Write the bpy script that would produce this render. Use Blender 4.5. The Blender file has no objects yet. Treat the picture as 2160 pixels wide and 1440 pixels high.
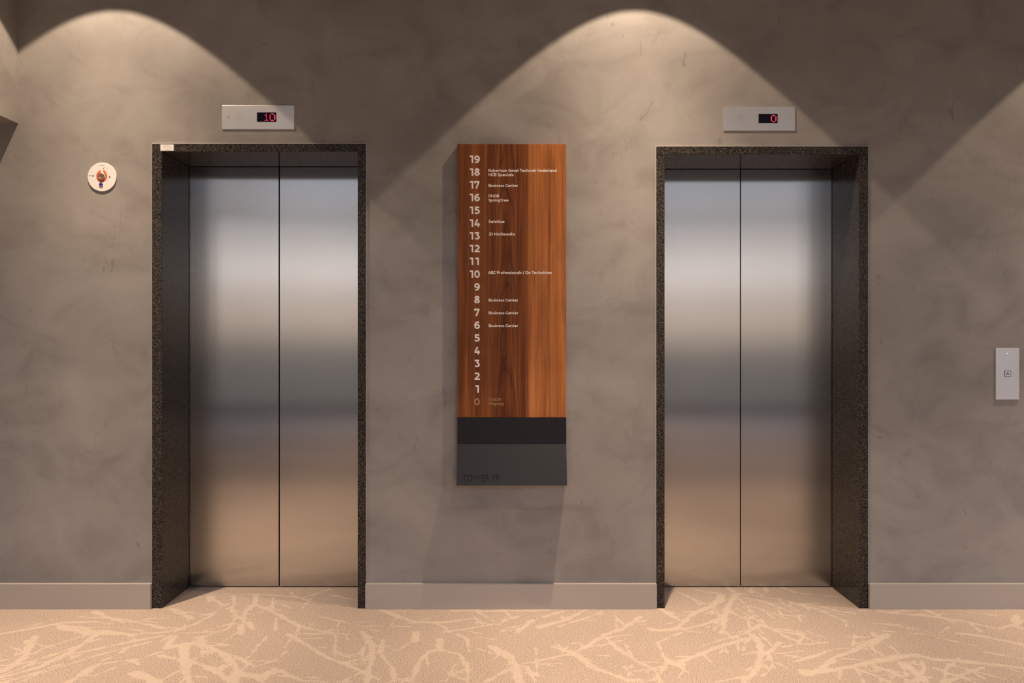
import bpy, bmesh, math, random
import numpy as np
from mathutils import Vector, Matrix
random.seed(7)
S = bpy.context.scene
COL = S.collection
PI = math.pi

# ------------------------------------------------------------------ camera
FPX = 1860.0            # focal length in pixels of the 2160 px wide frame
DIST = 4.07             # camera to lift wall
CZ = 1.2287             # camera height
cam = bpy.data.cameras.new('camera'); cam.sensor_width = 36.0; cam.lens = FPX/2160*36
cam.clip_start = 0.05; cam.clip_end = 200
co = bpy.data.objects.new('camera', cam); COL.objects.link(co)
co.location = (0, -DIST, CZ); co.rotation_euler = (PI/2, 0, 0)
S.camera = co
S.view_settings.view_transform = 'Standard'; S.view_settings.look = 'None'
S.view_settings.exposure = 0.0; S.view_settings.gamma = 1.0
S.view_settings.use_curve_mapping = False
S.cycles.max_bounces = 8; S.cycles.diffuse_bounces = 5; S.cycles.glossy_bounces = 4
S.cycles.sample_clamp_indirect = 6.0

# ------------------------------------------------------------------ daylight beyond the windows
w = bpy.data.worlds.new('sky'); S.world = w; w.use_nodes = True
nt = w.node_tree; nt.nodes.clear()
out = nt.nodes.new('ShaderNodeOutputWorld'); bg = nt.nodes.new('ShaderNodeBackground')
tc = nt.nodes.new('ShaderNodeTexCoord'); sp = nt.nodes.new('ShaderNodeSeparateXYZ'); rp = nt.nodes.new('ShaderNodeValToRGB')
mr = nt.nodes.new('ShaderNodeMapRange'); mr.inputs[1].default_value = -0.5; mr.inputs[2].default_value = 0.5
ns = nt.nodes.new('ShaderNodeTexNoise'); ns.inputs['Scale'].default_value = 9; ns.inputs['Detail'].default_value = 1
mp = nt.nodes.new('ShaderNodeMapping'); mp.inputs['Scale'].default_value = (1, 1, .4)
ad = nt.nodes.new('ShaderNodeMath'); ad.operation = 'MULTIPLY_ADD'; ad.inputs[1].default_value = .05
nt.links.new(tc.outputs['Generated'], mp.inputs[0]); nt.links.new(mp.outputs[0], ns.inputs['Vector']); nt.links.new(ns.outputs['Fac'], ad.inputs[0])
nt.links.new(tc.outputs['Generated'], sp.inputs[0]); nt.links.new(sp.outputs[2], ad.inputs[2]); nt.links.new(ad.outputs[0], mr.inputs[0]); nt.links.new(mr.outputs[0], rp.inputs[0])
# invented outdoor bands for the door reflections, by height above the horizon: pavement, facades across the street, bright haze, cloud, blue sky
e = rp.color_ramp.elements
e[0].position = 0.0; e[0].color = (.15, .137, .13, 1)
e[1].position = 1.0; e[1].color = (.50, .72, 1.15, 1)
for p, c in ((.512, (.15, .137, .13, 1)), (.53, (.44, .35, .29, 1)), (.560, (.68, .54, .45, 1)), (.572, (.48, .41, .37, 1)), (.590, (.90, .81, .76, 1)), (.612, (.84, .77, .74, 1)), (.635, (.52, .48, .47, 1)), (.71, (.35, .375, .43, 1)), (.80, (.60, .82, 1.30, 1))):
    k = e.new(p); k.color = c
nt.links.new(rp.outputs[0], bg.inputs[0]); bg.inputs[1].default_value = 2.2
nt.links.new(bg.outputs[0], out.inputs[0])

# ------------------------------------------------------------------ downlights in the ceiling
CEIL = 3.22
LX = [-1.838, 0.569, 2.976]
WARM = (1.0, .765, .57)
def spot(x, y, power, half, blend, rad, col=WARM, z=3.2):
    l = bpy.data.lights.new('downlight_beam', 'SPOT'); l.energy = power; l.color = col
    l.spot_size = 2*half; l.spot_blend = blend; l.shadow_soft_size = rad
    o = bpy.data.objects.new('downlight_beam', l); COL.objects.link(o); o.location = (x, y, z)
    return o
HALLZ = 5.2                                # unseen hall behind the camera, made higher so the doors reflect sky
ROWS = [(-.435, LX, 1.0, CEIL), (-2.06, [-1.90, .46, 2.95], .8, CEIL), (-4.6, LX, .45, CEIL), (-7.6, LX, 1.2, HALLZ)]  # the last two rows are unseen lamps added to light the room behind
P_WIDE, P_BEAM, P_CORE = 61, 125, 200
for (y, xs, k, zc) in ROWS:
    for x in xs:
        spot(x, y, P_WIDE*k, math.radians(44.6), .05, .012, z=zc-.02)
        spot(x, y, P_BEAM*k, math.radians(36), 1.0, .02, z=zc-.02)
        spot(x, y, P_CORE*k, math.radians(23), 1.0, .02, z=zc-.02)

# ------------------------------------------------------------------ helpers
def P(px, py, t=0.0):
    """photo pixel -> point on the plane standing t in front of the lift wall"""
    d = DIST - t
    return ((px-1080)/FPX*d, -t, CZ + (720-py)/FPX*d)
def X(px, t=0.0): return P(px, 0, t)[0]
def Z(py, t=0.0): return P(0, py, t)[2]

def tag(o, label=None, cat=None, group=None, kind=None):
    if label: o['label'] = label
    if cat: o['category'] = cat
    if group: o['group'] = group
    if kind: o['kind'] = kind
    return o
def thing(name, loc, label, cat, group=None, kind=None):
    o = bpy.data.objects.new(name, None); COL.objects.link(o); o.location = loc; o.empty_display_size = .05
    return tag(o, label, cat, group, kind)
def link(name, me, mat, parent=None):
    if mat is not None and len(me.materials) == 0: me.materials.append(mat)
    o = bpy.data.objects.new(name, me); COL.objects.link(o)
    if parent is not None:
        o.parent = parent
        root = Vector((0, 0, 0)); p = parent
        while p is not None:
            root += Vector(p.location); p = p.parent
        o.location = -root          # part meshes are written in world coordinates
    return o
class MB:
    def __init__(s): s.bm = bmesh.new()
    def box(s, x0, x1, y0, y1, z0, z1, bev=0, seg=2):
        r = bmesh.ops.create_cube(s.bm, size=1)
        vs = r['verts']
        for v in vs:
            v.co = Vector((x0 if v.co.x < 0 else x1, y0 if v.co.y < 0 else y1, z0 if v.co.z < 0 else z1))
        if bev:
            ed = set(e for v in vs for e in v.link_edges)
            bmesh.ops.bevel(s.bm, geom=list(ed), offset=bev, segments=seg, affect='EDGES', profile=.5)
        return s
    def poly(s, pts, y0, y1):
        """prism of a polygon in x,z between y0 (front) and y1"""
        a = [s.bm.verts.new((x, y0, z)) for x, z in pts]; b = [s.bm.verts.new((x, y1, z)) for x, z in pts]
        s.bm.faces.new(a); s.bm.faces.new(b[::-1])
        n = len(pts)
        for i in range(n): s.bm.faces.new((a[i], b[i], b[(i+1) % n], a[(i+1) % n]))
        return s
    def lathe_y(s, cx, cz, prof, n=48):
        """profile of (radius, y) turned about the y axis through cx, cz"""
        rings = []
        for r, y in prof:
            if r < 1e-7: rings.append([s.bm.verts.new((cx, y, cz))])
            else: rings.append([s.bm.verts.new((cx+r*math.cos(2*PI*i/n), y, cz+r*math.sin(2*PI*i/n))) for i in range(n)])
        for A, B in zip(rings, rings[1:]):
            for i in range(n):
                j = (i+1) % n
                if len(A) == 1: f = (A[0], B[i], B[j])
                elif len(B) == 1: f = (A[i], B[0], A[j])
                else: f = (A[i], B[i], B[j], A[j])
                s.bm.faces.new(f)
        return s
    def lathe_z(s, cx, cy, prof, n=48):
        rings = []
        for r, z in prof:
            if r < 1e-7: rings.append([s.bm.verts.new((cx, cy, z))])
            else: rings.append([s.bm.verts.new((cx+r*math.cos(2*PI*i/n), cy+r*math.sin(2*PI*i/n), z)) for i in range(n)])
        for A, B in zip(rings, rings[1:]):
            for i in range(n):
                j = (i+1) % n
                if len(A) == 1: f = (A[0], B[i], B[j])
                elif len(B) == 1: f = (A[i], B[0], A[j])
                else: f = (A[i], B[i], B[j], A[j])
                s.bm.faces.new(f)
        return s
    def stroke(s, pts, th, y0, y1, closed=False):
        """thick polyline lying in x,z with depth y0 (front) to y1"""
        n = len(pts)
        L, R = [], []
        for i in range(n):
            p = Vector(pts[i])
            a = Vector(pts[(i-1) % n]) if (closed or i > 0) else None
            b = Vector(pts[(i+1) % n]) if (closed or i < n-1) else None
            d1 = (p-a).normalized() if a is not None else None
            d2 = (b-p).normalized() if b is not None else None
            if d1 is None: d1 = d2
            if d2 is None: d2 = d1
            m = d1+d2
            m = m.normalized() if m.length > 1e-6 else d1
            nn = Vector((-m.y, m.x)); c = max(.45, nn.dot(Vector((-d1.y, d1.x))))
            L.append(p+nn*th/2/c); R.append(p-nn*th/2/c)
        fl = [s.bm.verts.new((q.x, y0, q.y)) for q in L]; fr = [s.bm.verts.new((q.x, y0, q.y)) for q in R]
        bl = [s.bm.verts.new((q.x, y1, q.y)) for q in L]; br = [s.bm.verts.new((q.x, y1, q.y)) for q in R]
        m = n if closed else n-1
        for i in range(m):
            j = (i+1) % n
            s.bm.faces.new((fl[i], fl[j], fr[j], fr[i]))
            s.bm.faces.new((fl[i], bl[i], bl[j], fl[j])); s.bm.faces.new((fr[i], fr[j], br[j], br[i]))
        if not closed:
            s.bm.faces.new((fl[0], fr[0], br[0], bl[0])); s.bm.faces.new((fl[-1], bl[-1], br[-1], fr[-1]))
        return s
    def build(s, name, mat, parent=None, smooth=False):
        bmesh.ops.recalc_face_normals(s.bm, faces=s.bm.faces[:])
        me = bpy.data.meshes.new(name); s.bm.to_mesh(me); s.bm.free()
        if smooth:
            for p in me.polygons: p.use_smooth = True
            try: me.set_sharp_from_angle(angle=math.radians(35))
            except Exception: pass
        return link(name, me, mat, parent)

# ------------------------------------------------------------------ materials
def mat(name, col=(.5, .5, .5), rough=.5, metal=0, spec=.5, emit=None, es=0):
    m = bpy.data.materials.new(name); m.use_nodes = True
    b = m.node_tree.nodes['Principled BSDF']
    b.inputs['Base Color'].default_value = (*col, 1); b.inputs['Roughness'].default_value = rough
    b.inputs['Metallic'].default_value = metal; b.inputs['Specular IOR Level'].default_value = spec
    if emit: b.inputs['Emission Color'].default_value = (*emit, 1); b.inputs['Emission Strength'].default_value = es
    return m
class N:
    def __init__(s, m): s.t = m.node_tree; s.b = s.t.nodes.get('Principled BSDF'); s.tc = s.t.nodes.new('ShaderNodeNewGeometry')
    def pos(s): return s.tc.outputs['Position']
    def node(s, k, **kw):
        n = s.t.nodes.new(k)
        for a, v in kw.items(): setattr(n, a, v)
        return n
    def l(s, a, b): s.t.links.new(a, b)
    def mapping(s, scale=(1, 1, 1), loc=(0, 0, 0), rot=(0, 0, 0), src=None):
        m = s.node('ShaderNodeMapping'); m.inputs['Scale'].default_value = scale; m.inputs['Location'].default_value = loc; m.inputs['Rotation'].default_value = rot
        s.l(src if src is not None else s.pos(), m.inputs[0]); return m.outputs[0]
    def noise(s, vec, scale, detail=2, rough=.5, dist=0):
        n = s.node('ShaderNodeTexNoise'); n.inputs['Scale'].default_value = scale; n.inputs['Detail'].default_value = detail
        n.inputs['Roughness'].default_value = rough; n.inputs['Distortion'].default_value = dist
        s.l(vec, n.inputs['Vector']); return n.outputs['Fac']
    def ramp(s, fac, stops, interp='LINEAR'):
        r = s.node('ShaderNodeValToRGB'); r.color_ramp.interpolation = interp
        e = r.color_ramp.elements
        e[0].position = stops[0][0]; e[0].color = (*stops[0][1], 1)
        e[1].position = stops[-1][0]; e[1].color = (*stops[-1][1], 1)
        for p, c in stops[1:-1]:
            k = e.new(p); k.color = (*c, 1)
        s.l(fac, r.inputs[0]); return r.outputs[0]
    def mix(s, fac, a, b, mode='MIX'):
        m = s.node('ShaderNodeMix', data_type='RGBA', blend_type=mode)
        for v, i in ((fac, 0), (a, 6), (b, 7)):
            if isinstance(v, (int, float)): m.inputs[i].default_value = v
            elif isinstance(v, tuple): m.inputs[i].default_value = (*v, 1) if len(v) == 3 else v
            else: s.l(v, m.inputs[i])
        return m.outputs[2]
    def math(s, op, a, b=0.0, clamp=False):
        m = s.node('ShaderNodeMath', operation=op, use_clamp=clamp)
        for v, i in ((a, 0), (b, 1)):
            if isinstance(v, (int, float)): m.inputs[i].default_value = v
            else: s.l(v, m.inputs[i])
        return m.outputs[0]
    def bump(s, h, strength=.1, dist=.01):
        b = s.node('ShaderNodeBump'); b.inputs['Strength'].default_value = strength; b.inputs['Distance'].default_value = dist
        s.l(h, b.inputs['Height']); s.l(b.outputs[0], s.b.inputs['Normal'])

def m_plaster():
    m = mat('trowelled_plaster', rough=.42, spec=.35); n = N(m)
    v = n.mapping((1, 1, 1))
    big = n.noise(v, 1.3, 3, .55, .6)
    mid = n.noise(n.mapping((1, 1, 1.35), (3, 1, 7)), 3.6, 5, .6, .9)
    swirl = n.noise(n.mapping((1, 1, .8), (9, 4, 2), (0, .6, 0)), 8, 4, .62, 1.8)
    a = n.ramp(big, [(.3, (.265, .245, .225)), (.7, (.345, .325, .300))])
    b = n.ramp(mid, [(.32, (.84, .83, .82)), (.5, (1, 1, 1)), (.68, (1.09, 1.09, 1.08))])
    c = n.mix(1.0, a, b, 'MULTIPLY')
    d = n.ramp(swirl, [(.28, (.80, .78, .76)), (.37, (1, 1, 1)), (.66, (1, 1, 1)), (.74, (1.07, 1.06, 1.05))])
    c = n.mix(.55, c, d, 'MULTIPLY')
    # small trowel nicks
    nick = n.noise(n.mapping((1, 1, .35), (1, 2, 3), (0, .9, 0)), 22, 2, .5, 1.5)
    nk = n.ramp(nick, [(.24, (.72, .72, .72)), (.29, (1, 1, 1))])
    c = n.mix(.8, c, nk, 'MULTIPLY')
    n.l(c, n.b.inputs['Base Color'])
    n.l(n.ramp(mid, [(.3, (.52, .52, .52)), (.7, (.36, .36, .36))]), n.b.inputs['Roughness'])
    n.bump(n.math('ADD', n.math('MULTIPLY', swirl, .6), n.math('MULTIPLY', big, 1.2)), .08, .010)
    return m
def m_granite(lo=1.0):
    m = mat('speckled_granite', rough=.14, spec=.09); n = N(m)
    v = n.pos()
    a = n.noise(v, 330, 2, .6)
    b = n.noise(n.mapping((1, 1, 1), (5, 2, 1)), 150, 2, .6)
    c = n.ramp(a, [(.36, (.009, .008, .007)), (.50, (.045, .038, .032)), (.60, (.13, .11, .09)), (.70, (.28, .245, .205))])
    d = n.ramp(b, [(.38, (.25, .25, .25)), (.55, (1, 1, 1))])
    n.l(n.mix(.85, c, d, 'MULTIPLY'), n.b.inputs['Base Color'])
    return m
def m_steel(name, col, rough, aniso, brush=True, horiz=False):
    m = mat(name, col, rough, 1.0); n = N(m)
    n.b.inputs['Anisotropic'].default_value = aniso
    tg = n.node('ShaderNodeTangent', direction_type='RADIAL', axis='X' if horiz else 'Z')
    n.b.inputs['Anisotropic Rotation'].default_value = 0
    if aniso:
        n.l(tg.outputs[0], n.b.inputs['Tangent'])
    sc = (2.0, 2.0, 900) if horiz else (900, 900, 2.0)
    f = n.noise(n.mapping(sc), 1, 2, .6)
    big = n.noise(n.mapping((1, 1, 1), (2, 5, 3)), 1.6, 2, .5, .4)
    c = n.mix(1, n.ramp(f, [(.2, tuple(v*.985 for v in col)), (.8, tuple(min(1, v*1.015) for v in col))]),
              n.ramp(big, [(.3, (.95, .95, .95)), (.7, (1.04, 1.04, 1.04))]), 'MULTIPLY')
    n.l(c, n.b.inputs['Base Color'])
    n.l(n.math('ADD', n.math('MULTIPLY', f, .02), rough-.01), n.b.inputs['Roughness'])
    return m
def m_walnut():
    m = mat('walnut_veneer', rough=.45, spec=.15); n = N(m)
    s = n.node('ShaderNodeSeparateXYZ'); n.l(n.pos(), s.inputs[0]); x, z = s.outputs[0], s.outputs[2]
    # two veneer leaves, the seam at photo x 1113
    leaf = n.math('GREATER_THAN', x, X(1113, .035))
    fine = n.noise(n.mapping((520, 1, 5)), 1, 3, .6, .1)
    streak = n.noise(n.mapping((46, 1, .9), (4, 0, 1)), 1, 4, .6, .8)
    wob = n.noise(n.mapping((9, 1, 3.2), (2, 0, 5)), 1, 2, .5)
    # cathedral grain: nested arches about the leaf's centre line
    u = n.math('SUBTRACT', x, X(1068, .035))
    u2 = n.math('MULTIPLY', n.math('MULTIPLY', u, u), 95)
    q = n.math('ADD', n.math('ADD', n.math('MULTIPLY', z, .55), u2), n.math('MULTIPLY', wob, .42))
    ring = n.math('FRACT', n.math('MULTIPLY', q, 7.0))
    ringc = n.ramp(ring, [(0, (.60, .57, .55)), (.16, (.84, .83, .82)), (.55, (1.10, 1.10, 1.10)), (.90, (.97, .95, .93)), (1, (.60, .57, .55))])
    cen = n.ramp(n.math('ABSOLUTE', u), [(.0, (.70, .68, .68)), (.05, (.78, .76, .76)), (.11, (1, 1, 1)), (.17, (.85, .84, .84))])
    colL = n.ramp(streak, [(.28, (.105, .029, .009)), (.45, (.205, .064, .018)), (.6, (.290, .098, .028)), (.74, (.38, .14, .042))])
    rf = n.ramp(n.math('ABSOLUTE', u), [(.03, (.95, .95, .95)), (.12, (.15, .15, .15))])
    colL = n.mix(1, n.mix(rf, colL, ringc, 'MULTIPLY'), cen, 'MULTIPLY')
    colR = n.ramp(streak, [(.28, (.175, .055, .017)), (.42, (.325, .112, .032)), (.58, (.45, .165, .048)), (.74, (.56, .225, .07))])
    c = n.mix(leaf, colL, colR)
    c = n.mix(1, c, n.ramp(n.noise(n.mapping((14, 1, 2.2), (7, 3, 1)), 1, 3, .6, 1.2), [(.3, (.80, .78, .77)), (.5, (1, 1, 1)), (.7, (1.12, 1.1, 1.08))]), 'MULTIPLY')
    c = n.mix(.8, c, n.ramp(fine, [(.3, (.72, .70, .68)), (.55, (1, 1, 1)), (.75, (1.12, 1.10, 1.08))]), 'MULTIPLY')
    n.l(c, n.b.inputs['Base Color']); n.bump(fine, .04, .002)
    return m
def m_carpet():
    m = mat('patterned_carpet', rough=.95, spec=.1); n = N(m)
    at = n.node('ShaderNodeAttribute', attribute_name='pile')
    g = n.noise(n.mapping((1, 1, 1)), 260, 2, .7)
    g2 = n.noise(n.mapping((1, 1, 1), (3, 3, 3), (0, 0, .6)), 110, 3, .7)
    big = n.noise(n.pos(), 2.2, 3, .5, .5)
    brush = n.noise(n.mapping((14, 90, 1), (0, 0, 0), (0, 0, .75)), 1, 3, .6, .3)
    ground = n.ramp(g, [(.37, (.285, .218, .174)), (.50, (.54, .43, .348)), (.63, (.80, .665, .548))])
    ground = n.mix(.7, ground, n.ramp(g2, [(.35, (.80, .79, .78)), (.6, (1.08, 1.08, 1.08))]), 'MULTIPLY')
    cream = n.mix(.35, (.67, .55, .44), n.ramp(g, [(.3, (.54, .44, .355)), (.7, (.78, .645, .52))]))
    # woven edge: the pile mask is broken up by the yarn grain
    brush2 = n.noise(n.mapping((90, 9, 1), (5, 1, 0), (0, 0, .55)), 1, 3, .6, .3)
    twill = n.node('ShaderNodeTexWave', wave_type='BANDS', bands_direction='DIAGONAL'); twill.inputs['Scale'].default_value = 38; twill.inputs['Distortion'].default_value = 1.2
    n.l(n.pos(), twill.inputs['Vector'])
    a = n.math('ADD', at.outputs['Fac'], n.math('MULTIPLY', n.math('SUBTRACT', g, .5), 1.9))
    a = n.math('ADD', a, n.math('MULTIPLY', n.math('SUBTRACT', g2, .5), .8))
    a = n.math('ADD', a, n.math('MULTIPLY', n.math('SUBTRACT', n.math('MAXIMUM', brush, brush2), .585), 1.7))
    a = n.math('ADD', a, n.math('MULTIPLY', n.math('SUBTRACT', twill.outputs['Fac'], .5), .16))
    a = n.math('ADD', a, n.math('MULTIPLY', n.math('SUBTRACT', big, .5), .5))
    a = n.ramp(a, [(.38, (0, 0, 0)), (.70, (1, 1, 1))])
    c = n.mix(a, ground, cream)
    c = n.mix(.6, c, n.ramp(big, [(.3, (.93, .92, .91)), (.7, (1.05, 1.04, 1.03))]), 'MULTIPLY')
    n.l(c, n.b.inputs['Base Color'])
    n.bump(n.math('ADD', g, n.math('MULTIPLY', g2, .5)), .35, .004)
    return m
M_WALL = m_plaster(); M_GRAN = m_granite(); M_WOOD = m_walnut(); M_CARP = m_carpet()
M_DOOR = m_steel('brushed_door_steel', (.525, .515, .505), .18, 1.0)
M_PLATE = m_steel('brushed_plate_steel', (.80, .785, .77), .42, .0, horiz=True)
M_CHROME = mat('bright_screw', (.82, .80, .78), .18, 1)
M_SLOT = mat('dark_recess', (.012, .010, .010), .6)
M_BASE = mat('painted_baseboard', (.47, .43, .375), .38, 0, .4)
M_BLACK = mat('matt_black_metal', (.012, .012, .014), .45, 0, .25)
M_BLACK_LIT = mat('anthracite_metal', (.026, .026, .028), .50, 0, .3)  # lighter copy of the foot's black, standing in for light on the flap
M_CREAM = mat('cream_lettering', (.95, .86, .78), .6)
M_BRASS = mat('faded_brass_lettering', (.36, .185, .075), .45)
M_DISP = mat('black_display_glass', (.004, .004, .012), .12)
M_LED = mat('red_led', (.3, 0, 0), .5, emit=(1.0, .03, .07), es=4.5)
M_WHITE = mat('white_plastic', (.80, .77, .73), .35)
M_PAPER = mat('white_paper_label', (.86, .84, .82), .6)
M_INK = mat('grey_ink', (.30, .27, .25), .7)
M_ORANGE = mat('orange_print', (.80, .10, .015), .5)
M_BLUE = mat('blue_plastic', (.03, .015, .30), .35)
M_KNOB = mat('satin_knob_metal', (.52, .46, .36), .3, 1)
M_JOINT = mat('pale_sealant', (.72, .68, .63), .6)
M_CEIL = mat('painted_ceiling', (.13, .13, .135), .8)
M_ROOM = mat('painted_room_wall', (.30, .27, .245), .8)
M_BACKING = mat('dark_shaft', (.01, .01, .01), .8)

# ------------------------------------------------------------------ the room shell
XL, XR, YR = -7.0, 7.6, -10.0
JD = .33                                   # depth of the lift door reveals
L1, R1, T1 = X(322.5), X(771.5), Z(304)     # outer outline of the left granite surround
L2, R2, T2 = X(1384.5), X(1829.5), Z(310)
b = MB()
for x0, x1, z0, z1 in ((XL, L1, 0, CEIL), (R1, L2, 0, CEIL), (R2, XR, 0, CEIL), (L1, R1, T1, CEIL), (L2, R2, T2, CEIL)):
    b.box(x0, x1, 0, .42, z0, z1)
tag(b.build('wall_back', M_WALL), kind='structure')
b = MB(); b.box(XL, XR, -5.0, .42, CEIL, CEIL+.12); b.box(XL, XR, -5.0, -4.88, CEIL+.12, HALLZ); b.box(XL, XR, YR, -4.88, HALLZ, HALLZ+.12)
tag(b.build('ceiling', M_CEIL), kind='structure')
SY = [(-8.4, -6.8), (-6.6, -5.0), (-4.8, -3.2), (-3.0, -1.4)]      # unseen windows added in the right wall for extra daylight
SZ0, SZ1 = .12, 2.95
b = MB(); b.box(XR, XR+.15, YR, .42, 0, SZ0); b.box(XR, XR+.15, YR, .42, SZ1, HALLZ)
ys = [YR]+[v for p in SY for v in p]+[.42]
for i in range(0, len(ys), 2): b.box(XR, XR+.15, ys[i], ys[i+1], SZ0, SZ1)
tag(b.build('wall_right', M_ROOM), kind='structure')
b = MB(); b.box(XL-.15, XL, YR, .42, 0, HALLZ)
tag(b.build('wall_far_left', M_ROOM), kind='structure')
# left bulkhead: plastered face coming towards the camera, its underside the top of a side passage
b = MB(); b.box(XL, X(38.5), -2.2, 0, Z(260), CEIL)
tag(b.build('wall_left', M_WALL), kind='structure')
# rear wall, behind the camera, with a band of windows invented for daylight and door reflections
WZ0, WZ1 = .12, 4.95
wins = [(-6.8+1.8*i, -5.15+1.8*i) for i in range(8)]
b = MB()
b.box(XL, XR, YR-.2, YR, 0, WZ0); b.box(XL, XR, YR-.2, YR, WZ1, HALLZ)
xs = [XL]+[v for p in wins for v in p]+[XR]
for i in range(0, len(xs), 2): b.box(xs[i], xs[i+1], YR-.2, YR, WZ0, WZ1)
tag(b.build('wall_rear', M_ROOM), kind='structure')
gm = bpy.data.materials.new('window_glass'); gm.use_nodes = True
g = gm.node_tree; g.nodes.clear()
o_ = g.nodes.new('ShaderNodeOutputMaterial'); mx = g.nodes.new('ShaderNodeMixShader'); tr = g.nodes.new('ShaderNodeBsdfTransparent'); gl = g.nodes.new('ShaderNodeBsdfGlossy')
gl.inputs['Roughness'].default_value = .02; mx.inputs[0].default_value = .08
g.links.new(tr.outputs[0], mx.inputs[1]); g.links.new(gl.outputs[0], mx.inputs[2]); g.links.new(mx.outputs[0], o_.inputs[0])
M_WFR = mat('window_frame_paint', (.10, .10, .105), .4)
for i, (a, c) in enumerate(wins):
    b = MB()
    for x0, x1, z0, z1 in ((a, a+.05, WZ0, WZ1), (c-.05, c, WZ0, WZ1), (a+.05, c-.05, WZ0, WZ0+.05), (a+.05, c-.05, WZ1-.05, WZ1), (a+.05, c-.05, 3.30, 3.35)):
        b.box(x0, x1, YR-.13, YR-.07, z0, z1)
    fr = tag(b.build('window_%d' % (i+1), M_WFR), kind='structure')
    b = MB(); b.box(a+.04, c-.04, YR-.105, YR-.095, WZ0+.04, WZ1-.04); b.build('window_pane', gm, fr)
    pl = bpy.data.lights.new('window_portal', 'AREA'); pl.shape = 'RECTANGLE'; pl.size = c-a; pl.size_y = WZ1-WZ0
    pl.cycles.is_portal = True
    po = bpy.data.objects.new('window_portal', pl); COL.objects.link(po); po.location = ((a+c)/2, YR-.15, (WZ0+WZ1)/2); po.rotation_euler = (PI/2, 0, 0)

for i, (a, c) in enumerate(SY):
    b = MB()
    for y0, y1, z0, z1 in ((a, a+.05, SZ0, SZ1), (c-.05, c, SZ0, SZ1), (a+.05, c-.05, SZ0, SZ0+.05), (a+.05, c-.05, SZ1-.05, SZ1)):
        b.box(XR+.05, XR+.11, y0, y1, z0, z1)
    fr = tag(b.build('window_%d' % (len(wins)+i+1), M_WFR), kind='structure')
    b = MB(); b.box(XR+.075, XR+.085, a+.04, c-.04, SZ0+.04, SZ1-.04); b.build('window_pane', gm, fr)
    pl = bpy.data.lights.new('window_portal', 'AREA'); pl.shape = 'RECTANGLE'; pl.size = SZ1-SZ0; pl.size_y = c-a
    pl.cycles.is_portal = True
    po = bpy.data.objects.new('window_portal', pl); COL.objects.link(po); po.location = (XR+.13, (a+c)/2, (SZ0+SZ1)/2); po.rotation_euler = (0, PI/2, 0)

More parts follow.
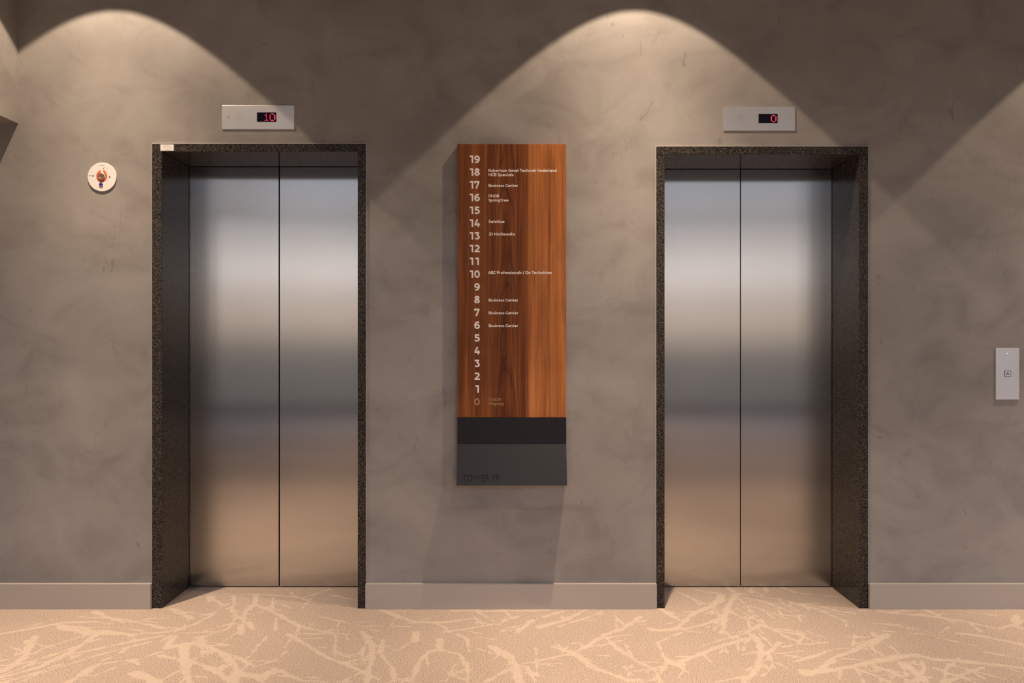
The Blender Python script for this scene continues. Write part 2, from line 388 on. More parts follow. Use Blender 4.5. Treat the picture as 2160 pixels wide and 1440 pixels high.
# ------------------------------------------------------------------ carpet with its branch pattern
# each branch: points on the floor read off the photo's carpet, width in metres
BR = [
 ([(133,1322),(167,1327),(208,1333),(283,1338)],.085),([(150,1326),(185,1338)],.05),([(73,1342),(63,1363),(50,1387),(17,1410),(-8,1420)],.045),([(57,1350),(62,1363)],.03),
 ([(208,1335),(150,1373),(83,1407),(-8,1431)],.035),([(342,1340),(217,1365),(150,1380),(60,1415)],.02),([(208,1400),(167,1425),(140,1442)],.05),
 ([(208,1400),(283,1390)],.02),([(-5,1338),(133,1313),(200,1310)],.03),([(200,1290),(233,1303),(260,1312)],.035),([(283,1420),(320,1432),(345,1450)],.07),
 ([(20,1363),(52,1375)],.012),([(-5,1416),(10,1411)],.06),([(215,1345),(100,1385),(0,1411)],.012),([(180,1340),(90,1367),(70,1380)],.012),([(320,1352),(200,1383),(90,1418)],.010),([(130,1400),(60,1424),(0,1440)],.016),
 ([(250,1305),(340,1322),(380,1326)],.02),([(170,1300),(330,1312)],.012),([(340,1374),(260,1400),(200,1425)],.012),
 ([(362,1283),(384,1294),(403,1304)],.055),([(449,1296),(413,1315),(384,1326),(340,1334),(300,1335)],.022),([(443,1258),(442,1268)],.05),
 ([(540,1253),(538,1271),(518,1288),(513,1312)],.033),([(508,1318),(510,1337)],.045),([(493,1256),(494,1274),(487,1284),(497,1297),(513,1306)],.02),
 ([(497,1301),(483,1323),(470,1331)],.014),([(541,1275),(588,1296),(614,1312),(636,1321),(686,1333),(741,1337)],.024),([(622,1334),(640,1336),(700,1337)],.02),
 ([(576,1259),(575,1284)],.012),([(583,1303),(581,1329)],.012),([(368,1342),(352,1361)],.04),([(352,1366),(388,1357),(420,1357)],.05),
 ([(420,1357),(442,1364),(471,1379),(493,1401),(503,1418),(494,1437)],.055),([(423,1344),(424,1355)],.07),([(390,1361),(390,1390),(390,1412),(401,1441)],.06),
 ([(398,1392),(435,1405),(464,1422),(486,1437)],.04),([(500,1418),(556,1430),(570,1414)],.055),([(493,1382),(537,1405),(585,1392)],.02),([(427,1364),(427,1385)],.014),
 ([(525,1312),(532,1326)],.03),([(340,1382),(369,1389)],.035),([(563,1341),(522,1387)],.008),([(420,1300),(455,1290)],.012),([(470,1331),(380,1335)],.012),
 ([(695,1243),(636,1261),(655,1269),(750,1282)],.016),([(636,1261),(604,1257),(560,1254),(470,1252)],.014),([(610,1337),(636,1353),(691,1386),(765,1416)],.026),
 ([(765,1331),(785,1361),(785,1387),(776,1419),(772,1442)],.036),([(809,1350),(801,1375),(828,1408),(831,1437)],.022),([(800,1285),(843,1301),(875,1312),(940,1312),(990,1305)],.038),
 ([(741,1318),(804,1320),(864,1321)],.014),([(708,1340),(706,1384)],.016),([(576,1410),(631,1432),(660,1441)],.024),([(771,1356),(763,1381),(770,1400)],.014),([(670,1298),(741,1315)],.012),([(697,1254),(752,1266)],.018),
 ([(955,1287),(1040,1288),(1157,1286)],.035),([(878,1333),(875,1353)],.045),([(927,1350),(927,1370)],.05),([(927,1370),(907,1373),(885,1393),(867,1438)],.022),
 ([(930,1370),(970,1380),(985,1403),(988,1441)],.024),([(937,1332),(990,1325),(1057,1313),(1095,1298)],.018),([(965,1337),(985,1348),(990,1373)],.018),
 ([(1035,1362),(1073,1383),(1087,1403),(1097,1441)],.06),([(1087,1403),(1048,1425),(1023,1438)],.022),([(1123,1308),(1090,1333)],.03),([(1130,1367),(1133,1420)],.008),([(1103,1400),(1157,1390),(1200,1378)],.014),
 ([(1000,1300),(1020,1318)],.02),([(1110,1405),(1130,1438)],.02),([(960,1400),(940,1440)],.012),
 ([(1140,1322),(1195,1306),(1234,1286)],.045),([(1150,1300),(1190,1288)],.03),([(1167,1364),(1216,1380)],.02),([(1205,1374),(1250,1408),(1297,1424),(1329,1436)],.045),([(1216,1374),(1238,1363),(1274,1339)],.026),([(1274,1339),(1310,1327),(1352,1300)],.036),
 ([(1275,1342),(1305,1368),(1345,1396),(1384,1415),(1395,1442)],.024),([(1318,1358),(1337,1390),(1386,1412)],.012),([(1393,1283),(1433,1308)],.03),([(1480,1377),(1431,1398),(1404,1400),(1393,1420)],.03),
 ([(1297,1298),(1315,1316)],.010),([(1140,1391),(1195,1380)],.016),([(1387,1355),(1406,1396)],.010),([(1318,1405),(1329,1427)],.012),([(1386,1355),(1439,1333)],.010),([(1180,1320),(1230,1305),(1270,1290)],.02),
 ([(1520,1255),(1519,1265),(1495,1281),(1463,1293),(1436,1317),(1423,1325)],.05),([(1374,1326),(1390,1330),(1440,1325)],.05),([(1555,1252),(1537,1275),(1528,1300)],.045),([(1528,1300),(1488,1316),(1440,1328)],.025),
 ([(1528,1300),(1527,1323),(1522,1335)],.03),([(1604,1316),(1590,1326),(1571,1335)],.03),([(1587,1339),(1604,1357),(1604,1383),(1597,1411),(1568,1438)],.034),
 ([(1590,1342),(1546,1354),(1502,1369),(1451,1390),(1425,1402),(1398,1398)],.026),([(1553,1256),(1604,1266),(1677,1293),(1702,1301)],.010),([(1571,1275),(1604,1284),(1680,1311)],.010),
 ([(1565,1252),(1677,1269),(1760,1285)],.010),([(1611,1320),(1648,1332),(1690,1338)],.024),([(1537,1288),(1590,1315)],.012),([(1553,1282),(1600,1310)],.010),([(1559,1262),(1619,1322)],.006),
 ([(1604,1382),(1623,1374),(1645,1354)],.022),([(1623,1380),(1627,1398),(1636,1409)],.018),([(1585,1239),(1585,1251)],.026),([(1616,1237),(1616,1251)],.022),([(1426,1246),(1488,1274)],.014),([(1455,1240),(1495,1252)],.012),([(1505,1278),(1503,1295)],.008),([(1535,1238),(1550,1252)],.03),
 ([(1644,1262),(1702,1280),(1804,1294)],.014),([(1680,1268),(1760,1300),(1790,1312)],.008),([(1651,1239),(1680,1250),(1772,1259)],.014),([(1870,1339),(1819,1361),(1804,1370),(1760,1387),(1731,1411)],.04),
 ([(1702,1418),(1745,1412)],.09),([(1739,1376),(1676,1395)],.024),([(1900,1383),(1848,1393),(1811,1402),(1746,1414)],.055),([(1651,1364),(1685,1357),(1695,1338)],.016),([(1841,1368),(1867,1384)],.02),([(1799,1361),(1803,1338)],.010),
 ([(1840,1400),(1880,1418),(1930,1441)],.014),([(1790,1405),(1850,1425),(1880,1441)],.012),([(1700,1330),(1740,1345)],.012),([(1570,1335),(1480,1362)],.01),
 ([(1855,1289),(1914,1295),(1973,1300),(2033,1310),(2107,1326),(2129,1320),(2165,1305)],.03),([(1951,1286),(1981,1298)],.035),([(2144,1300),(2144,1322)],.06),([(2018,1335),(2070,1341),(2129,1353),(2165,1360)],.034),
 ([(1880,1365),(1902,1382)],.02),([(1895,1382),(1935,1382),(1973,1390),(2062,1397),(2165,1409)],.05),([(1840,1394),(1884,1386)],.05),([(1902,1397),(1936,1420),(1958,1442)],.05),([(1840,1314),(1899,1317),(1955,1329)],.014),([(1835,1362),(1873,1337)],.03),
 ([(1840,1406),(1884,1430)],.012),([(1973,1409),(2062,1441)],.014),([(2000,1400),(2120,1432)],.012),([(2040,1290),(2120,1300)],.014),([(1980,1345),(2060,1362)],.012),([(1860,1330),(1990,1340)],.01),([(2080,1375),(2165,1390)],.02),([(1880,1412),(1920,1441)],.012),
]
def floor_pt(px, py):
    d = CZ*FPX/(py-720.0)
    return ((px-1080)/FPX*d, d-DIST)
STR = [([floor_pt(*p) for p in pts], wd) for pts, wd in BR]
rs = random.Random(11)
# fine twigs along the branches
for pts, wd in list(STR):
    for (ax, ay), (bx, by) in zip(pts, pts[1:]):
        if math.dist((ax, ay), (bx, by)) < .05: continue
        for k in range(rs.choice((0, 1, 1, 2))):
            t = rs.uniform(.1, .9); x = ax+t*(bx-ax); y = ay+t*(by-ay)
            a = math.atan2(by-ay, bx-ax)+rs.choice((-1, 1))*rs.uniform(.35, .95); ln = rs.uniform(.06, .19)
            a2 = a+rs.uniform(-.3, .3)
            STR.append(([(x, y), (x+ln*.5*math.cos(a), y+ln*.5*math.sin(a)), (x+ln*.5*math.cos(a)+ln*.5*math.cos(a2), y+ln*.5*math.sin(a)+ln*.5*math.sin(a2))], rs.uniform(.005, .010)))
# the pattern goes on over the rest of the carpet
def grow(x, y, a, ln, wd, depth=0):
    pts = [(x, y)]
    for k in range(4):
        a += rs.uniform(-.35, .35); x += math.cos(a)*ln/4; y += math.sin(a)*ln/4; pts.append((x, y))
        if depth < 2 and rs.random() < .55: grow(x, y, a+rs.choice((-1, 1))*rs.uniform(.4, 1.0), ln*.6, wd*.6, depth+1)
    STR.append((pts, wd))
for i in range(150):
    x = rs.uniform(XL, XR); y = rs.uniform(YR, .2)
    inview = y > -.95 and abs(x) < 2.5
    if not inview: grow(x, y, rs.uniform(0, 2*PI), rs.uniform(.5, 1.1), rs.uniform(.02, .06))
def pile(xs, ys):
    gx, gy = np.meshgrid(xs, ys)
    out = np.zeros(gx.shape, np.float32)
    dx = xs[1]-xs[0]
    rg = np.random.RandomState(3)
    for pts, wd in STR:
        tot = sum(math.dist(p, q) for p, q in zip(pts, pts[1:])) or 1e-6
        run = 0
        for (ax, ay), (bx, by) in zip(pts, pts[1:]):
            seg = math.hypot(bx-ax, by-ay)
            pad = wd/2+.012
            i0 = np.searchsorted(xs, min(ax, bx)-pad); i1 = np.searchsorted(xs, max(ax, bx)+pad)
            j0 = np.searchsorted(ys, min(ay, by)-pad); j1 = np.searchsorted(ys, max(ay, by)+pad)
            if i1 > i0 and j1 > j0 and seg > 0:
                X_ = gx[j0:j1, i0:i1]; Y_ = gy[j0:j1, i0:i1]
                t = np.clip(((X_-ax)*(bx-ax)+(Y_-ay)*(by-ay))/seg**2, 0, 1)
                d = np.hypot(X_-(ax+t*(bx-ax)), Y_-(ay+t*(by-ay)))
                s = (run+t*seg)/tot
                taper = .72+.38*np.sin(s*9+ax*13)*.6
                half = wd/2*taper*(1-.45*s*s)*.70 + .0022*np.sin(X_*61+Y_*43)+.0022*np.sin(X_*37-Y_*91)
                soft = .017 if wd > .02 else .011
                val = np.clip(1-(d-half)/soft, 0, 1)
                out[j0:j1, i0:i1] = np.maximum(out[j0:j1, i0:i1], val)
            run += seg
    return out
# one carpet mesh: a fine patch where it is seen close, coarse ones around it
vv, ff, aa = [], [], []
off = 0
def patch(x0, x1, y0, y1, st):
    global off
    nx = max(2, int(round((x1-x0)/st))+1); ny = max(2, int(round((y1-y0)/st))+1)
    xs = np.linspace(x0, x1, nx); ys = np.linspace(y0, y1, ny)
    a = pile(xs, ys); gx, gy = np.meshgrid(xs, ys)
    vv.append(np.stack([gx.ravel(), gy.ravel(), np.zeros(gx.size)], 1)); aa.append(a.ravel())
    i, j = np.meshgrid(np.arange(nx-1), np.arange(ny-1)); q = (j*nx+i).ravel()+off
    ff.append(np.stack([q, q+1, q+nx+1, q+nx], 1)); off += nx*ny
patch(-2.65, 2.65, -1.1, .42, .0045)
patch(XL, -2.65, -1.1, .42, .02); patch(2.65, XR, -1.1, .42, .02); patch(XL, XR, YR, -1.1, .03)
V = np.concatenate(vv).astype(np.float32); F = np.concatenate(ff).astype(np.int32); A = np.concatenate(aa).astype(np.float32)
me = bpy.data.meshes.new('floor'); me.vertices.add(len(V)); me.vertices.foreach_set('co', V.ravel())
me.loops.add(F.size); me.loops.foreach_set('vertex_index', F.ravel()); me.polygons.add(len(F))
me.polygons.foreach_set('loop_start', np.arange(0, F.size, 4, dtype=np.int32))
me.update(calc_edges=True)
at = me.attributes.new('pile', 'FLOAT', 'POINT'); at.data.foreach_set('value', A)
tag(link('floor', me, M_CARP), kind='structure')

# ------------------------------------------------------------------ lift doors
def lift_door(n, l, r, top, seam, gap, label):
    """l, r, top: inner edges of the surround; seam: meeting line, all wall-plane photo pixels"""
    o = thing('door_%d' % n, (X((l+r)/2), 0, 0), label, 'door', kind='structure')
    t = .007
    xi, xj, zt = X(l, t), X(r, t), Z(top, t)
    xo, xp, zo = (L1, R1, T1) if n == 1 else (L2, R2, T2)
    e = .0015
    b = MB(); b.box(xo-e, xp+e, -t, JD, zt, zo+e, .0015); tag(b.build('granite_lintel', M_GRAN, o), 'dark speckled granite lintel')
    b = MB(); b.box(xo-e, xi, -t, JD, 0, zt-.0012, .0015); b.build('granite_jamb', M_GRAN, o)
    b = MB(); b.box(xj, xp+e, -t, JD, 0, zt-.0012, .0015); b.build('granite_jamb', M_GRAN, o)
    d = JD+.012
    sx = (seam-1080)/FPX*(DIST+d)
    for a, c in ((xi-.02, sx-gap/2), (sx+gap/2, xj+.02)):
        b = MB(); b.box(a, c, d, d+.035, .005, zt+.03, .0012); b.build('door_panel', M_DOOR, o)
    b = MB(); b.box(xi-.02, xj+.02, d+.05, d+.06, 0, zt+.05); b.build('shaft_screen', M_BACKING, o)  # dark sheet added behind the panels so the gap between them reads black
    # thin light sealant bead between plaster and granite, its colour brightened and top run deepened to mimic the lit edge
    b = MB(); w_ = .0022
    b.box(xo-e-w_, xo-e, -.0015, 0.001, .118, zo+e+w_); b.box(xp+e, xp+e+w_, -.0015, .001, .118, zo+e+w_); b.box(xo-e, xp+e, -.0062, .001, zo+e, zo+e+.0016)
    b.build('sealant_bead', M_JOINT, o)
    return o
lift_door(1, 341.5, 754.5, 320, 589, .0065, 'brushed steel two-panel lift door in granite surround, left of the wooden board')
lift_door(2, 1402, 1812, 325.5, 1562, .0045, 'brushed steel two-panel lift door in granite surround, right of the wooden board')

# ------------------------------------------------------------------ baseboards
for side, x0, x1 in (('left', XL, L1-.0017), ('middle', R1+.0017, L2-.0017), ('right', R2+.0017, XR)):
    b = MB(); b.box(x0, x1, -.024, 0, 0, .1155, .0008); tag(b.build('baseboard_%s' % side, M_BASE), kind='structure')

# ------------------------------------------------------------------ stroke lettering
def arc(cx, cy, rx, ry, a0, a1, n=14):
    return [(cx+rx*math.cos(math.radians(a0+(a1-a0)*i/n)), cy+ry*math.sin(math.radians(a0+(a1-a0)*i/n))) for i in range(n+1)]
def ell(cx, cy, rx, ry, n=24): return ('C', arc(cx, cy, rx, ry, 0, 360-360/n, n-1))
# glyph: (advance width, strokes) in units of the cap height; strokes run along pen centres, h = pen half width
def glyphs(T):
    h = T/2; x = .72; G = {}
    t1 = 1-h; c = x-h
    def O(cx, cy, rx, ry): return ell(cx, cy, rx, ry)
    r = (x)/2-h                       # bowl radius of round lower case letters
    G['a'] = (x+h*.9, [O(r+h, x/2, r, r), [(2*r+h, h*.0), (2*r+h, x)]])
    G['b'] = (x+h*.9, [O(r+h, x/2, r, r), [(h, 0), (h, 1.05)]])
    G['d'] = (x+h*.9, [O(r+h, x/2, r, r), [(2*r+h, 0), (2*r+h, 1.05)]])
    G['g'] = (x+h*.9, [O(r+h, x/2, r, r), [(2*r+h, x), (2*r+h, -.02)], arc(r+h, 0, r, r*.62, 8, -150)])
    G['p'] = (x+h*.9, [O(r+h, x/2, r, r), [(h, x), (h, -.28)]])
    G['o'] = (x+h*.6, [O(r+h, x/2, r, r)])
    G['c'] = (x-h*.2, [arc(r+h, x/2, r, r, 45, 315)])
    G['e'] = (x+h*.4, [[(h, x/2-.02), (2*r+h+h*.8, x/2-.02)], arc(r+h, x/2, r, r, 0, 312)])
    G['n'] = (x-h*.1, [[(h, 0), (h, x)], arc(h+.20, x-h-.20, .20, .20, 180, 0)+[(h+.40, 0)]])
    G['h'] = (x-h*.1, [[(h, 0), (h, 1.05)], arc(h+.20, x-h-.20, .20, .20, 180, 0)+[(h+.40, 0)]])
    G['u'] = (x-h*.1, [[(h, x)]+arc(h+.20, h+.20, .20, .20, 180, 360)+[(h+.40, x)]])
    G['m'] = (x*1.5-h*.1, [[(h, 0), (h, x)], arc(h+.18, x-h-.18, .18, .18, 180, 0)+[(h+.36, 0)], arc(h+.54, x-h-.18, .18, .18, 180, 0)+[(h+.72, 0)]])
    G['r'] = (.50, [[(h, 0), (h, x)], arc(h+.20, x-h-.20, .20, .20, 180, 75)])
    G['i'] = (.30, [[(h, 0), (h, x)], [(h, .88), (h, .88+T)]])
    G['l'] = (.30, [[(h, 0), (h, 1.05)]])
    G['k'] = (.62, [[(h, 0), (h, 1.05)], [(h, .28), (.48, x)], [(.2, .40), (.52, 0)]])
    G['t'] = (.46, [[(.17, .95), (.17, .20)], arc(.32, .22, .15, .22-h, 172, 270), [(0, x-h), (.38, x-h)]])
    G['f'] = (.44, [[(.17, 0), (.17, .80)], arc(.33, .80, .16, 1.03-h-.80, 188, 90), [(0, x-h), (.38, x-h)]])
    G['s'] = (.56, [arc(.25, x-h-.135, .165, .135, 35, 225)+arc(.26, h+.140, .175, .140, 50, -145)])
    G['v'] = (.62, [[(h*.6, x), (.29, 0), (.58-h*.6, x)]])
    G['z'] = (.56, [[(.03, x-h), (.46, x-h), (.06, h), (.50, h)]])
    G['A'] = (.84, [[(h*.6, 0), (.40, 1)], [(.38, 1), (.78-h*.6, 0)], [(.16, .30), (.62, .30)]])
    G['B'] = (.72, [[(h, 0), (h, 1)], [(h, t1)]+arc(.38, (1+.5)/2+.02, .20, (t1-.52)/2+.0, 90, -90)+[(h, .52)], [(h, .52)]+arc(.40, (.52+h)/2, .21, (.52-h)/2, 90, -90)+[(h, h)]])
    G['C'] = (.80, [arc(.5-h*.3, .5, .5-h, .5-h, 48, 312)])
    G['D'] = (.86, [[(h, 0), (h, 1)], [(h, t1)]+arc(.34, .5, .42, .5-h, 90, -90)+[(h, h)]])
    G['E'] = (.64, [[(h, 0), (h, 1)], [(h, t1), (.56, t1)], [(h, .5), (.52, .5)], [(h, h), (.57, h)]])
    G['G'] = (.90, [arc(.5-h*.3, .5, .5-h, .5-h, 48, 352), [(.5-h*.3+.5, .44), (.50, .44)]])
    G['H'] = (.84, [[(h, 0), (h, 1)], [(.72, 0), (.72, 1)], [(h, .5), (.72, .5)]])
    G['J'] = (.58, [[(.1, t1), (.40, t1), (.40, .3)]+arc(.22, .27, .18, .27-h, 0, -140)])
    G['M'] = (.98, [[(h, 0), (h, .98), (.46, .32), (.86, .98), (.86, 0)]])
    G['N'] = (.86, [[(h, 0), (h, .97), (.74, .03), (.74, 1)]])
    G['P'] = (.70, [[(h, 0), (h, 1)], [(h, t1)]+arc(.38, (t1+.40)/2, .22, (t1-.40)/2, 90, -90)+[(h, .40)]])
    G['R'] = (.74, [[(h, 0), (h, 1)], [(h, t1)]+arc(.38, (t1+.42)/2, .22, (t1-.42)/2, 90, -90)+[(h, .42)], [(.34, .42), (.60, 0)]])
    G['S'] = (.68, [arc(.32, t1-.20, .22, .20, 32, 225)+arc(.31, h+.215, .24, .215, 48, -150)])
    G['T'] = (.66, [[(.0, t1), (.62, t1)], [(.31, 0), (.31, 1)]])
    G['U'] = (.82, [[(h, 1)]+arc(h+.29, h+.29, .29, .29, 180, 360)+[(h+.58, 1)]])
    G['/'] = (.50, [[(.04, -.1), (.40, 1.08)]])
    G[' '] = (.34, [])
    return G
def digits(T):
    """heavy round numerals, each in a unit wide box (0..W) with cap height 1"""
    h = T/2; D = {}
    D['0'] = (.76, [ell(.38, .5, .38-h, .5-h, 32)])
    D['1'] = (.46, [[(.0, 1-h), (.45, 1-h)], [(.46-h, .98), (.46-h, 0)]])
    D['2'] = (.74, [arc(.35, .67, .26, 1-h-.67, 150, -30)+[(.14, h+.02)], [(.04, h), (.74, h)]])
    D['3'] = (.74, [[(.05, 1-h), (.64, 1-h)], [(.58, 1-h), (.33, .56)], arc(.36, .32, .38-h, .32-h, 92, -145)])
    D['4'] = (.80, [[(.46, 1), (.13, .31)], [(.03, .30), (.80, .30)], [(.58, .54), (.58, 0)]])
    D['5'] = (.74, [[(.66, 1-h), (.12, 1-h)], [(.21, .98), (.17, .50)], arc(.34, .335, .40-h, .335-h, 132, -145)])
    D['6'] = (.76, [ell(.39, .335, .37-h, .335-h, 28), arc(.46, .46, .46-h, .54-h, 62, 188)])
    D['7'] = (.76, [[(h*.9, .70), (h*.9, .99)], [(h*.2, 1-h), (.70, 1-h)], [(.62, 1-h), (.26, 0)]])
    D['8'] = (.76, [ell(.38, .285, .38-h, .285-h+.0, 28), ell(.38, .76, .33-h, .24-h+.01, 28)])
    D['9'] = (.76, [ell(.37, .665, .37-h, .335-h, 28), arc(.30, .54, .46-h, .54-h, 8, -118)])
    return D
SGT = .19; SG = glyphs(SGT); DGT = .212; DG = digits(DGT)
def put(bm, strokes, x, z, sx, sz, th, yf, yb):
    for k, s in enumerate(strokes):
        cl = isinstance(s, tuple); pts = s[1] if cl else s
        bm.stroke([(x+px*sx, z+pz*sz) for px, pz in pts], th, yf-k*6e-6, yb, cl)
def width(txt): return sum(SG[c][0] for c in txt[:-1]) + SG[txt[-1]][0] - .06
def write(bm, txt, px0, px1, base, cap, t, dep):
    x0, x1, z = X(px0, t), X(px1, t), Z(base, t)
    hgt = cap/FPX*(DIST-t); sx = (x1-x0)/width(txt); x = x0
    for c in txt:
        put(bm, SG[c][1], x, z, sx, hgt, SGT*hgt*.98, -t-dep, -t+.0002); x += SG[c][0]*sx
def numeral(bm, ch, px0, px1, base, cap, t, dep):
    x0, x1, z = X(px0, t), X(px1, t), Z(base, t)
    hgt = cap/FPX*(DIST-t); w_, st = DG[ch]
    put(bm, st, x0, z, (x1-x0)/w_, hgt, DGT*hgt, -t-dep, -t+.0002)

# ------------------------------------------------------------------ the floor directory on the wall
TF = .035
brd = thing('directory_board', (X(1079), 0, Z(1023, .097)), 'tall walnut floor directory board with cream numbers and black foot, between the two lifts', 'sign')
b = MB(); b.box(X(964.5, TF), X(1194, TF), -TF, -.004, Z(880, TF)+.0006, Z(303.5, TF), .0008)
wood = b.build('wood_panel', M_WOOD, brd)
for i in range(20):
    n = 19-i; base = 343.7+26.9*i
    mt = M_BRASS if n == 0 else M_CREAM
    s = str(n); b = MB()
    if len(s) == 2: numeral(b, '1', 991.0, 998.2, base, 15.8, TF, .0008)
    if s[-1] == '1': numeral(b, '1', 1002.8, 1010.1, base, 15.8, TF, .0008)
    else: numeral(b, s[-1], 1000.4, 1012.2, base, 15.8, TF, .0008)
    o = b.build('floor_number', mt, wood)
    if n == 0: o['label'] = 'faded brass coloured zero'
for txt, a, c, base, mt in (('Robertson Gevel Techniek Nederland', 1030, 1174.2, 362.4, M_CREAM), ('MCB Specials', 1030.2, 1083.3, 371.4, M_CREAM), ('Business Center', 1030.4, 1093, 394.1, M_CREAM),
        ('DNGB', 1030.4, 1052.8, 416.0, M_CREAM), ('SpringTree', 1030.4, 1072.6, 425.0, M_CREAM), ('SafeSize', 1030.6, 1064.2, 470.0, M_CREAM), ('JD Multimedia', 1030.6, 1085.8, 496.6, M_CREAM),
        ('ABC Professionals / De Technisten', 1030.0, 1164.3, 577.6, M_CREAM), ('Business Center', 1030.8, 1093.3, 635.8, M_CREAM), ('Business Center', 1030.8, 1093.3, 662.7, M_CREAM),
        ('Business Center', 1030.8, 1093.3, 689.5, M_CREAM), ('STACH', 1031.4, 1056.3, 845.2, M_BRASS), ('Uitgang', 1031.4, 1062.2, 854.0, M_BRASS)):
    b = MB(); write(b, txt, a, c, base, 5.9, TF, .0005)
    o = b.build('tenant_name', mt, wood)
    if mt is M_BRASS: o['label'] = 'faded brass coloured lettering'
# black foot: upright band, then a flap leaning out towards its bottom edge
xa, xb = X(964.5, TF), X(1194.5, TF)
z0, z1, z2 = Z(880, TF), Z(936, TF), Z(1023.5, .097)
b = MB(); b.box(xa, xb, -TF, -.004, z1, z0, .0006)
b.build('black_band', M_BLACK, brd)
bm = bmesh.new()
prof = [(-.004, z1-.0004), (-TF-.0015, z1-.0004), (-.097, z2), (-.004, z2)]
A_ = [bm.verts.new((xa, y, z)) for y, z in prof]; B_ = [bm.verts.new((xb, y, z)) for y, z in prof]
bm.faces.new(A_); bm.faces.new(B_[::-1])
for i in range(4): bm.faces.new((A_[i], B_[i], B_[(i+1) % 4], A_[(i+1) % 4]))
bmesh.ops.recalc_face_normals(bm, faces=bm.faces[:])
me = bpy.data.meshes.new('sloping_flap'); bm.to_mesh(me); bm.free()
flap = link('sloping_flap', me, M_BLACK_LIT, brd)
# engraved lettering, cut into the flap
cu = bpy.data.curves.new('cutter', 'FONT'); cu.body = 'TOWER 19'; cu.size = 1; cu.extrude = .1; cu.offset = 0; cu.space_character = 1.0
to = bpy.data.objects.new('cutter', cu); COL.objects.link(to)
bpy.context.view_layer.update()
dg = bpy.context.evaluated_depsgraph_get()
tm = bpy.data.meshes.new_from_object(to.evaluated_get(dg)); bpy.data.objects.remove(to); bpy.data.curves.remove(cu)
c_ = np.zeros(len(tm.vertices)*3, np.float32); tm.vertices.foreach_get('co', c_); c_ = c_.reshape(-1, 3)
mn, mxx = c_.min(0), c_.max(0)
slope = math.atan2(.097-TF, z1-z2)
ux = Vector((1, 0, 0)); uz = Vector((0, math.sin(slope), math.cos(slope))); un = Vector((0, -math.cos(slope), math.sin(slope)))
tt = .072
wx = (X(1052, tt)-X(975.5, tt))/(mxx[0]-mn[0]); cap = (14.2/FPX*(DIST-tt))/.73/1.0
org = Vector((X(975.5, tt), 0, 0)); zc = Z(1013.2, tt+.005)
f_ = (z1-zc)/(z1-z2); org.z = zc; org.y = -(TF+(.097-TF)*f_)
for v in tm.vertices:
    q = org + ux*((v.co.x-mn[0])*wx) + uz*(v.co.y*cap) + un*(v.co.z*.03)
    v.co = q
co_ = bpy.data.objects.new('cutter', tm); COL.objects.link(co_)
md = flap.modifiers.new('cut', 'BOOLEAN'); md.operation = 'DIFFERENCE'; md.object = co_; md.solver = 'EXACT'
flap_loc = flap.matrix_world.copy()
co_.location = (0, 0, 0)
bpy.context.view_layer.update()
dg = bpy.context.evaluated_depsgraph_get()
nm = bpy.data.meshes.new_from_object(flap.evaluated_get(dg)); flap.modifiers.clear(); 
if len(nm.polygons) > 20: flap.data = nm; nm.name = 'sloping_flap'
bpy.data.objects.remove(co_)

# ------------------------------------------------------------------ lift position indicators
FONT5 = {'1': [(1, 0), (0, 1), (1, 1), (1, 2), (1, 3), (1, 4), (1, 5), (1, 6), (0, 6), (2, 6)],
         '0': [(1, 0), (2, 0), (3, 0), (0, 1), (4, 1), (0, 2), (4, 2), (0, 3), (4, 3), (0, 4), (4, 4), (0, 5), (4, 5), (1, 6), (2, 6), (3, 6), (0, 1.5), (4, 1.5), (0, 2.5), (4, 2.5), (0, 3.5), (4, 3.5), (0, 4.5), (4, 4.5), (1.5, 0), (2.5, 0), (1.5, 6), (2.5, 6)]}
def screw(px, py, t, r, parent):
    x, _, z = P(px, py, t)
    b = MB(); b.lathe_y(x, z, [(r, -t+.0004), (r, -t-.0006), (r*.8, -t-.0013), (r*.42, -t-.0015), (r*.38, -t-.0004), (0, -t-.0004)], 20)
    return b.build('screw', M_CHROME, parent, smooth=True)
def indicator(x0, x1, y0, y1, dx0, dx1, dy0, dy1, grille, screws, digs, label):
    t = .005
    o = thing('floor_indicator', (X((x0+x1)/2), 0, Z(y1)), label, 'indicator panel', 'steel lift position indicators above the lift doors')
    b = MB(); b.box(X(x0, t), X(x1, t), -t, 0, Z(y1, t), Z(y0, t), .0010)
    b.build('face_plate', M_PLATE, o)
    b = MB(); b.box(X(dx0, t), X(dx1, t), -t-.0008, -t+.0005, Z(dy1, t), Z(dy0, t), .0006)
    d = b.build('display', M_DISP, o)
    for ch, gx, gy, px, py in digs:
        b = MB()
        for cx, cy in FONT5[ch]:
            x, _, z = P(gx+cx*px, gy+cy*py, t+.001)
            b.lathe_y(x, z, [(.00125, -t-.0006), (.00125, -t-.0014), (0, -t-.0017)], 8)
        q = b.build('digit', M_LED, d); q['label'] = 'glowing red figure %s' % ('one' if ch == '1' else 'zero')
    b = MB()
    for i in range(-2, 3):
        for j in range(-2, 3):
            if abs(i) == 2 and abs(j) == 2: continue
            x, _, z = P(grille[0]+i*3.65, grille[1]+j*3.65, t)
            b.lathe_y(x, z, [(.0011, -t+.0004), (.0011, -t-.00012), (0, -t-.00012)], 10)
    b.build('speaker_grille', M_SLOT, o)
    for s in screws: screw(s[0], s[1], t, .0038, o)
    return o
indicator(468, 620.5, 222, 272.5, 542, 583, 237, 257, (505, 246.3), ((482, 246.5), (607, 246.3)),
          (('1', 559.2, 240.5, 2.75, 2.2), ('0', 569.6, 240.5, 2.5, 2.2)), 'steel indicator plate with red digits above the left lift door')
indicator(1526.5, 1677.5, 225, 275.5, 1600, 1640.3, 240, 259.5, (1563.3, 249.3), ((1541, 249), (1664.5, 249.6)),
          (('0', 1627.2, 243.6, 2.35, 2.15),), 'steel indicator plate with a single red digit above the right lift door')

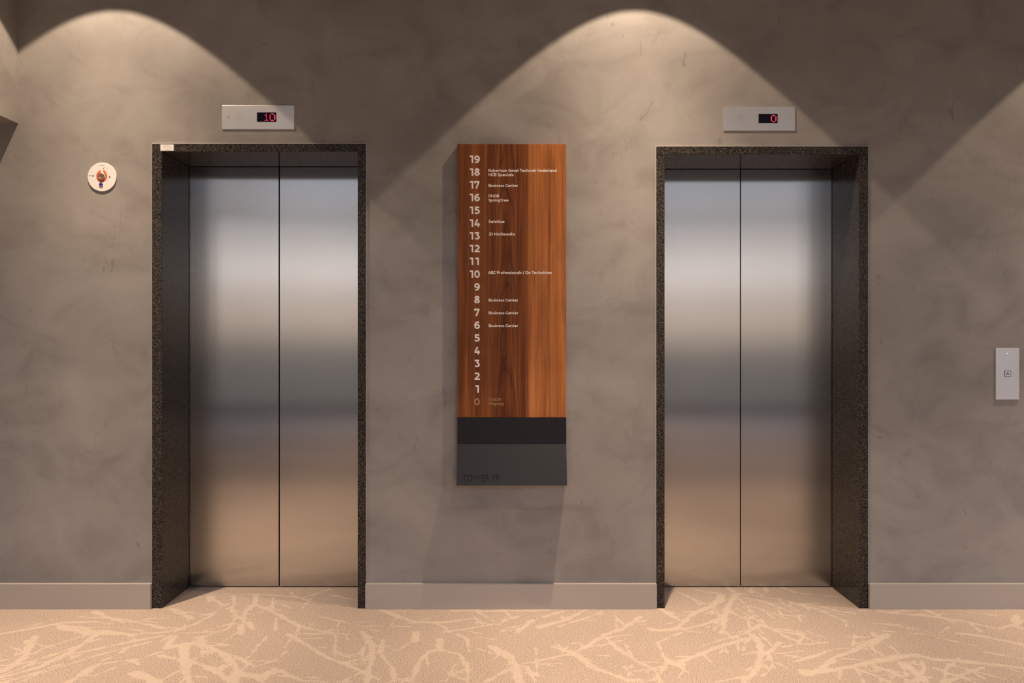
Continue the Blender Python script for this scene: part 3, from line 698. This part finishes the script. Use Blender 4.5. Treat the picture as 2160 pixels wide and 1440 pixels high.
# ------------------------------------------------------------------ call button plate
t = .006
cb = thing('call_button_plate', (X(2125), 0, Z(843)), 'upright steel lift call plate with one square button, by the right edge of the picture', 'call button')
b = MB(); b.box(X(2100.5, t), X(2150, t), -t, 0, Z(842.5, t), Z(733.5, t), .0012); b.build('face_plate', M_PLATE, cb)
b = MB(); b.box(X(2118.6, t), X(2132.4, t), -t-.0004, -t+.0002, Z(794.8, t), Z(781.4, t)); b.build('button_surround', M_SLOT, cb)
b = MB(); b.box(X(2119.6, t), X(2131.4, t), -t-.0016, -t+.0002, Z(793.8, t), Z(782.4, t), .0006); bt = b.build('button', M_PLATE, cb)
b = MB(); t2 = t+.0016
def q(px, py): p = P(px, py, t2); return (p[0], p[2])
b.stroke([q(2122.8, 790.6), q(2125.5, 785.6), q(2128.2, 790.6)], .0030, -t2-.0003, -t2+.0002)
b.build('arrow', M_SLOT, bt)
screw(2125, 747, t, .0038, cb); screw(2125, 828.5, t, .0038, cb)

# ------------------------------------------------------------------ round white plate with flame-shaped ring
t = .0052
cx, _, cz = P(215, 373, t)
R = 30.3/FPX*(DIST-t)
fp = thing('fire_service_plate', (cx, 0, cz-R), 'round white wall plate with an orange flame-shaped ring around a metal knob', 'wall fitting')
b = MB(); b.lathe_y(cx, cz, [(R, 0), (R, -t+.001), (R-.0010, -t), (0, -t)], 72); b.build('white_disc', M_WHITE, fp, smooth=True)
b = MB()
def w2(px, py): p = P(px, py, t); return (p[0], p[2])
ring = [w2(212.2, 360.4), w2(208.8, 363.0), w2(206.2, 366.2), w2(204.9, 370.5), w2(205.4, 375.5), w2(208.0, 379.6), w2(212.4, 381.6), w2(216.6, 381.4), w2(220.6, 379.2), w2(223.4, 375.4), w2(224.2, 370.8), w2(223.2, 366.8), w2(220.6, 363.2), w2(218.4, 359.6)]
for _ in range(3):
    ring = [ring[0]]+[(p[0]*(1-f)+q_[0]*f, p[1]*(1-f)+q_[1]*f) for p, q_ in zip(ring, ring[1:]) for f in (.25, .75)]+[ring[-1]]
b.stroke(ring, .0088, -t-.0005, -t+.0002); b.stroke([w2(218.3, 357.6), w2(218.8, 355.0), w2(219.8, 352.8)], .0028, -t-.0005, -t+.0002)
b.build('flame_ring', M_ORANGE, fp)
kx, _, kz = P(214.3, 372.0, t)
b = MB(); b.lathe_y(kx, kz, [(.0150, -t), (.0150, -t-.0045), (.0138, -t-.0058), (.0095, -t-.0060), (.0085, -t-.0052), (0, -t-.0052)], 40); b.build('knob', M_KNOB, fp, smooth=True)
x, _, z = P(213.3, 388.5, t)
b = MB(); b.poly([(x-.009, z-.003), (x+.002, z-.0065), (x+.0095, z-.002), (x+.006, z+.003), (x-.002, z+.0062), (x-.007, z+.003)], -t-.0045, -t); b.build('blue_catch', M_BLUE, fp)
for px, py in ((196.8, 371), (231.4, 373)):
    x, _, z = P(px, py, t); b = MB(); b.lathe_y(x, z, [(.0038, -t+.0002), (.0038, -t-.0006), (.002, -t-.0008), (0, -t-.0005)], 16); b.build('screw', M_CHROME, fp, smooth=True)
b = MB()
for px0, px1, py in ((209.5, 220.5, 349.3), (186.5, 193.5, 370.4), (224.5, 227.5, 354.3)):
    b.box(X(px0, t), X(px1, t), -t-.0001, -t+.0002, Z(py+.45, t), Z(py-.45, t))
tag(b.build('printed_text', M_INK, fp), kind='stuff')

# ------------------------------------------------------------------ paper label on the left surround
t = .0074
lb = thing('paper_label', (X(352), -.007, Z(318, t)), 'small white printed label stuck on the top left corner of the left lift surround', 'sticker')
b = MB(); b.box(X(338.3, t), X(366.3, t), -t, -.007, Z(317.8, t), Z(304.4, t)); b.build('label_paper', M_PAPER, lb)
b = MB()
for px0, px1, py, th in ((344, 350, 309.6, .9), (351.8, 355.2, 309.6, 1.0), (357, 360, 309.6, 1.0), (340.5, 362, 312.5, .5), (362.6, 364.6, 312.6, .6), (347.8, 357.4, 315.5, .7), (345, 359, 307.2, .35)):
    b.box(X(px0, t), X(px1, t), -t-.00008, -t+.0001, Z(py+th/2, t), Z(py-th/2, t))
tag(b.build('printed_text', M_INK, lb), kind='stuff')

# ------------------------------------------------------------------ downlight fittings
M_TRIM = mat('white_light_trim', (.75, .75, .74), .4); M_LENS = mat('lit_lens', (.9, .9, .9), .4, emit=WARM, es=14)
k = 0
names = ['first', 'second', 'third', 'fourth']
for ri, (y, xs, pw, CEIL) in enumerate(ROWS):
    for ci, x in enumerate(xs):
        o = thing('downlight', (x, y, CEIL), 'round recessed ceiling downlight, %s row out from the lift wall, %s of three' % (names[ri], ('left', 'middle', 'right')[ci]), 'ceiling light', 'recessed ceiling downlights')
        b = MB(); b.lathe_z(x, y, [(.055, CEIL), (.055, CEIL-.004), (.040, CEIL-.006), (.036, CEIL)], 40); b.build('trim_ring', M_TRIM, o, smooth=True)
        b = MB(); b.lathe_z(x, y, [(.036, CEIL-.002), (0, CEIL-.002)], 32); b.build('lens', M_LENS, o)
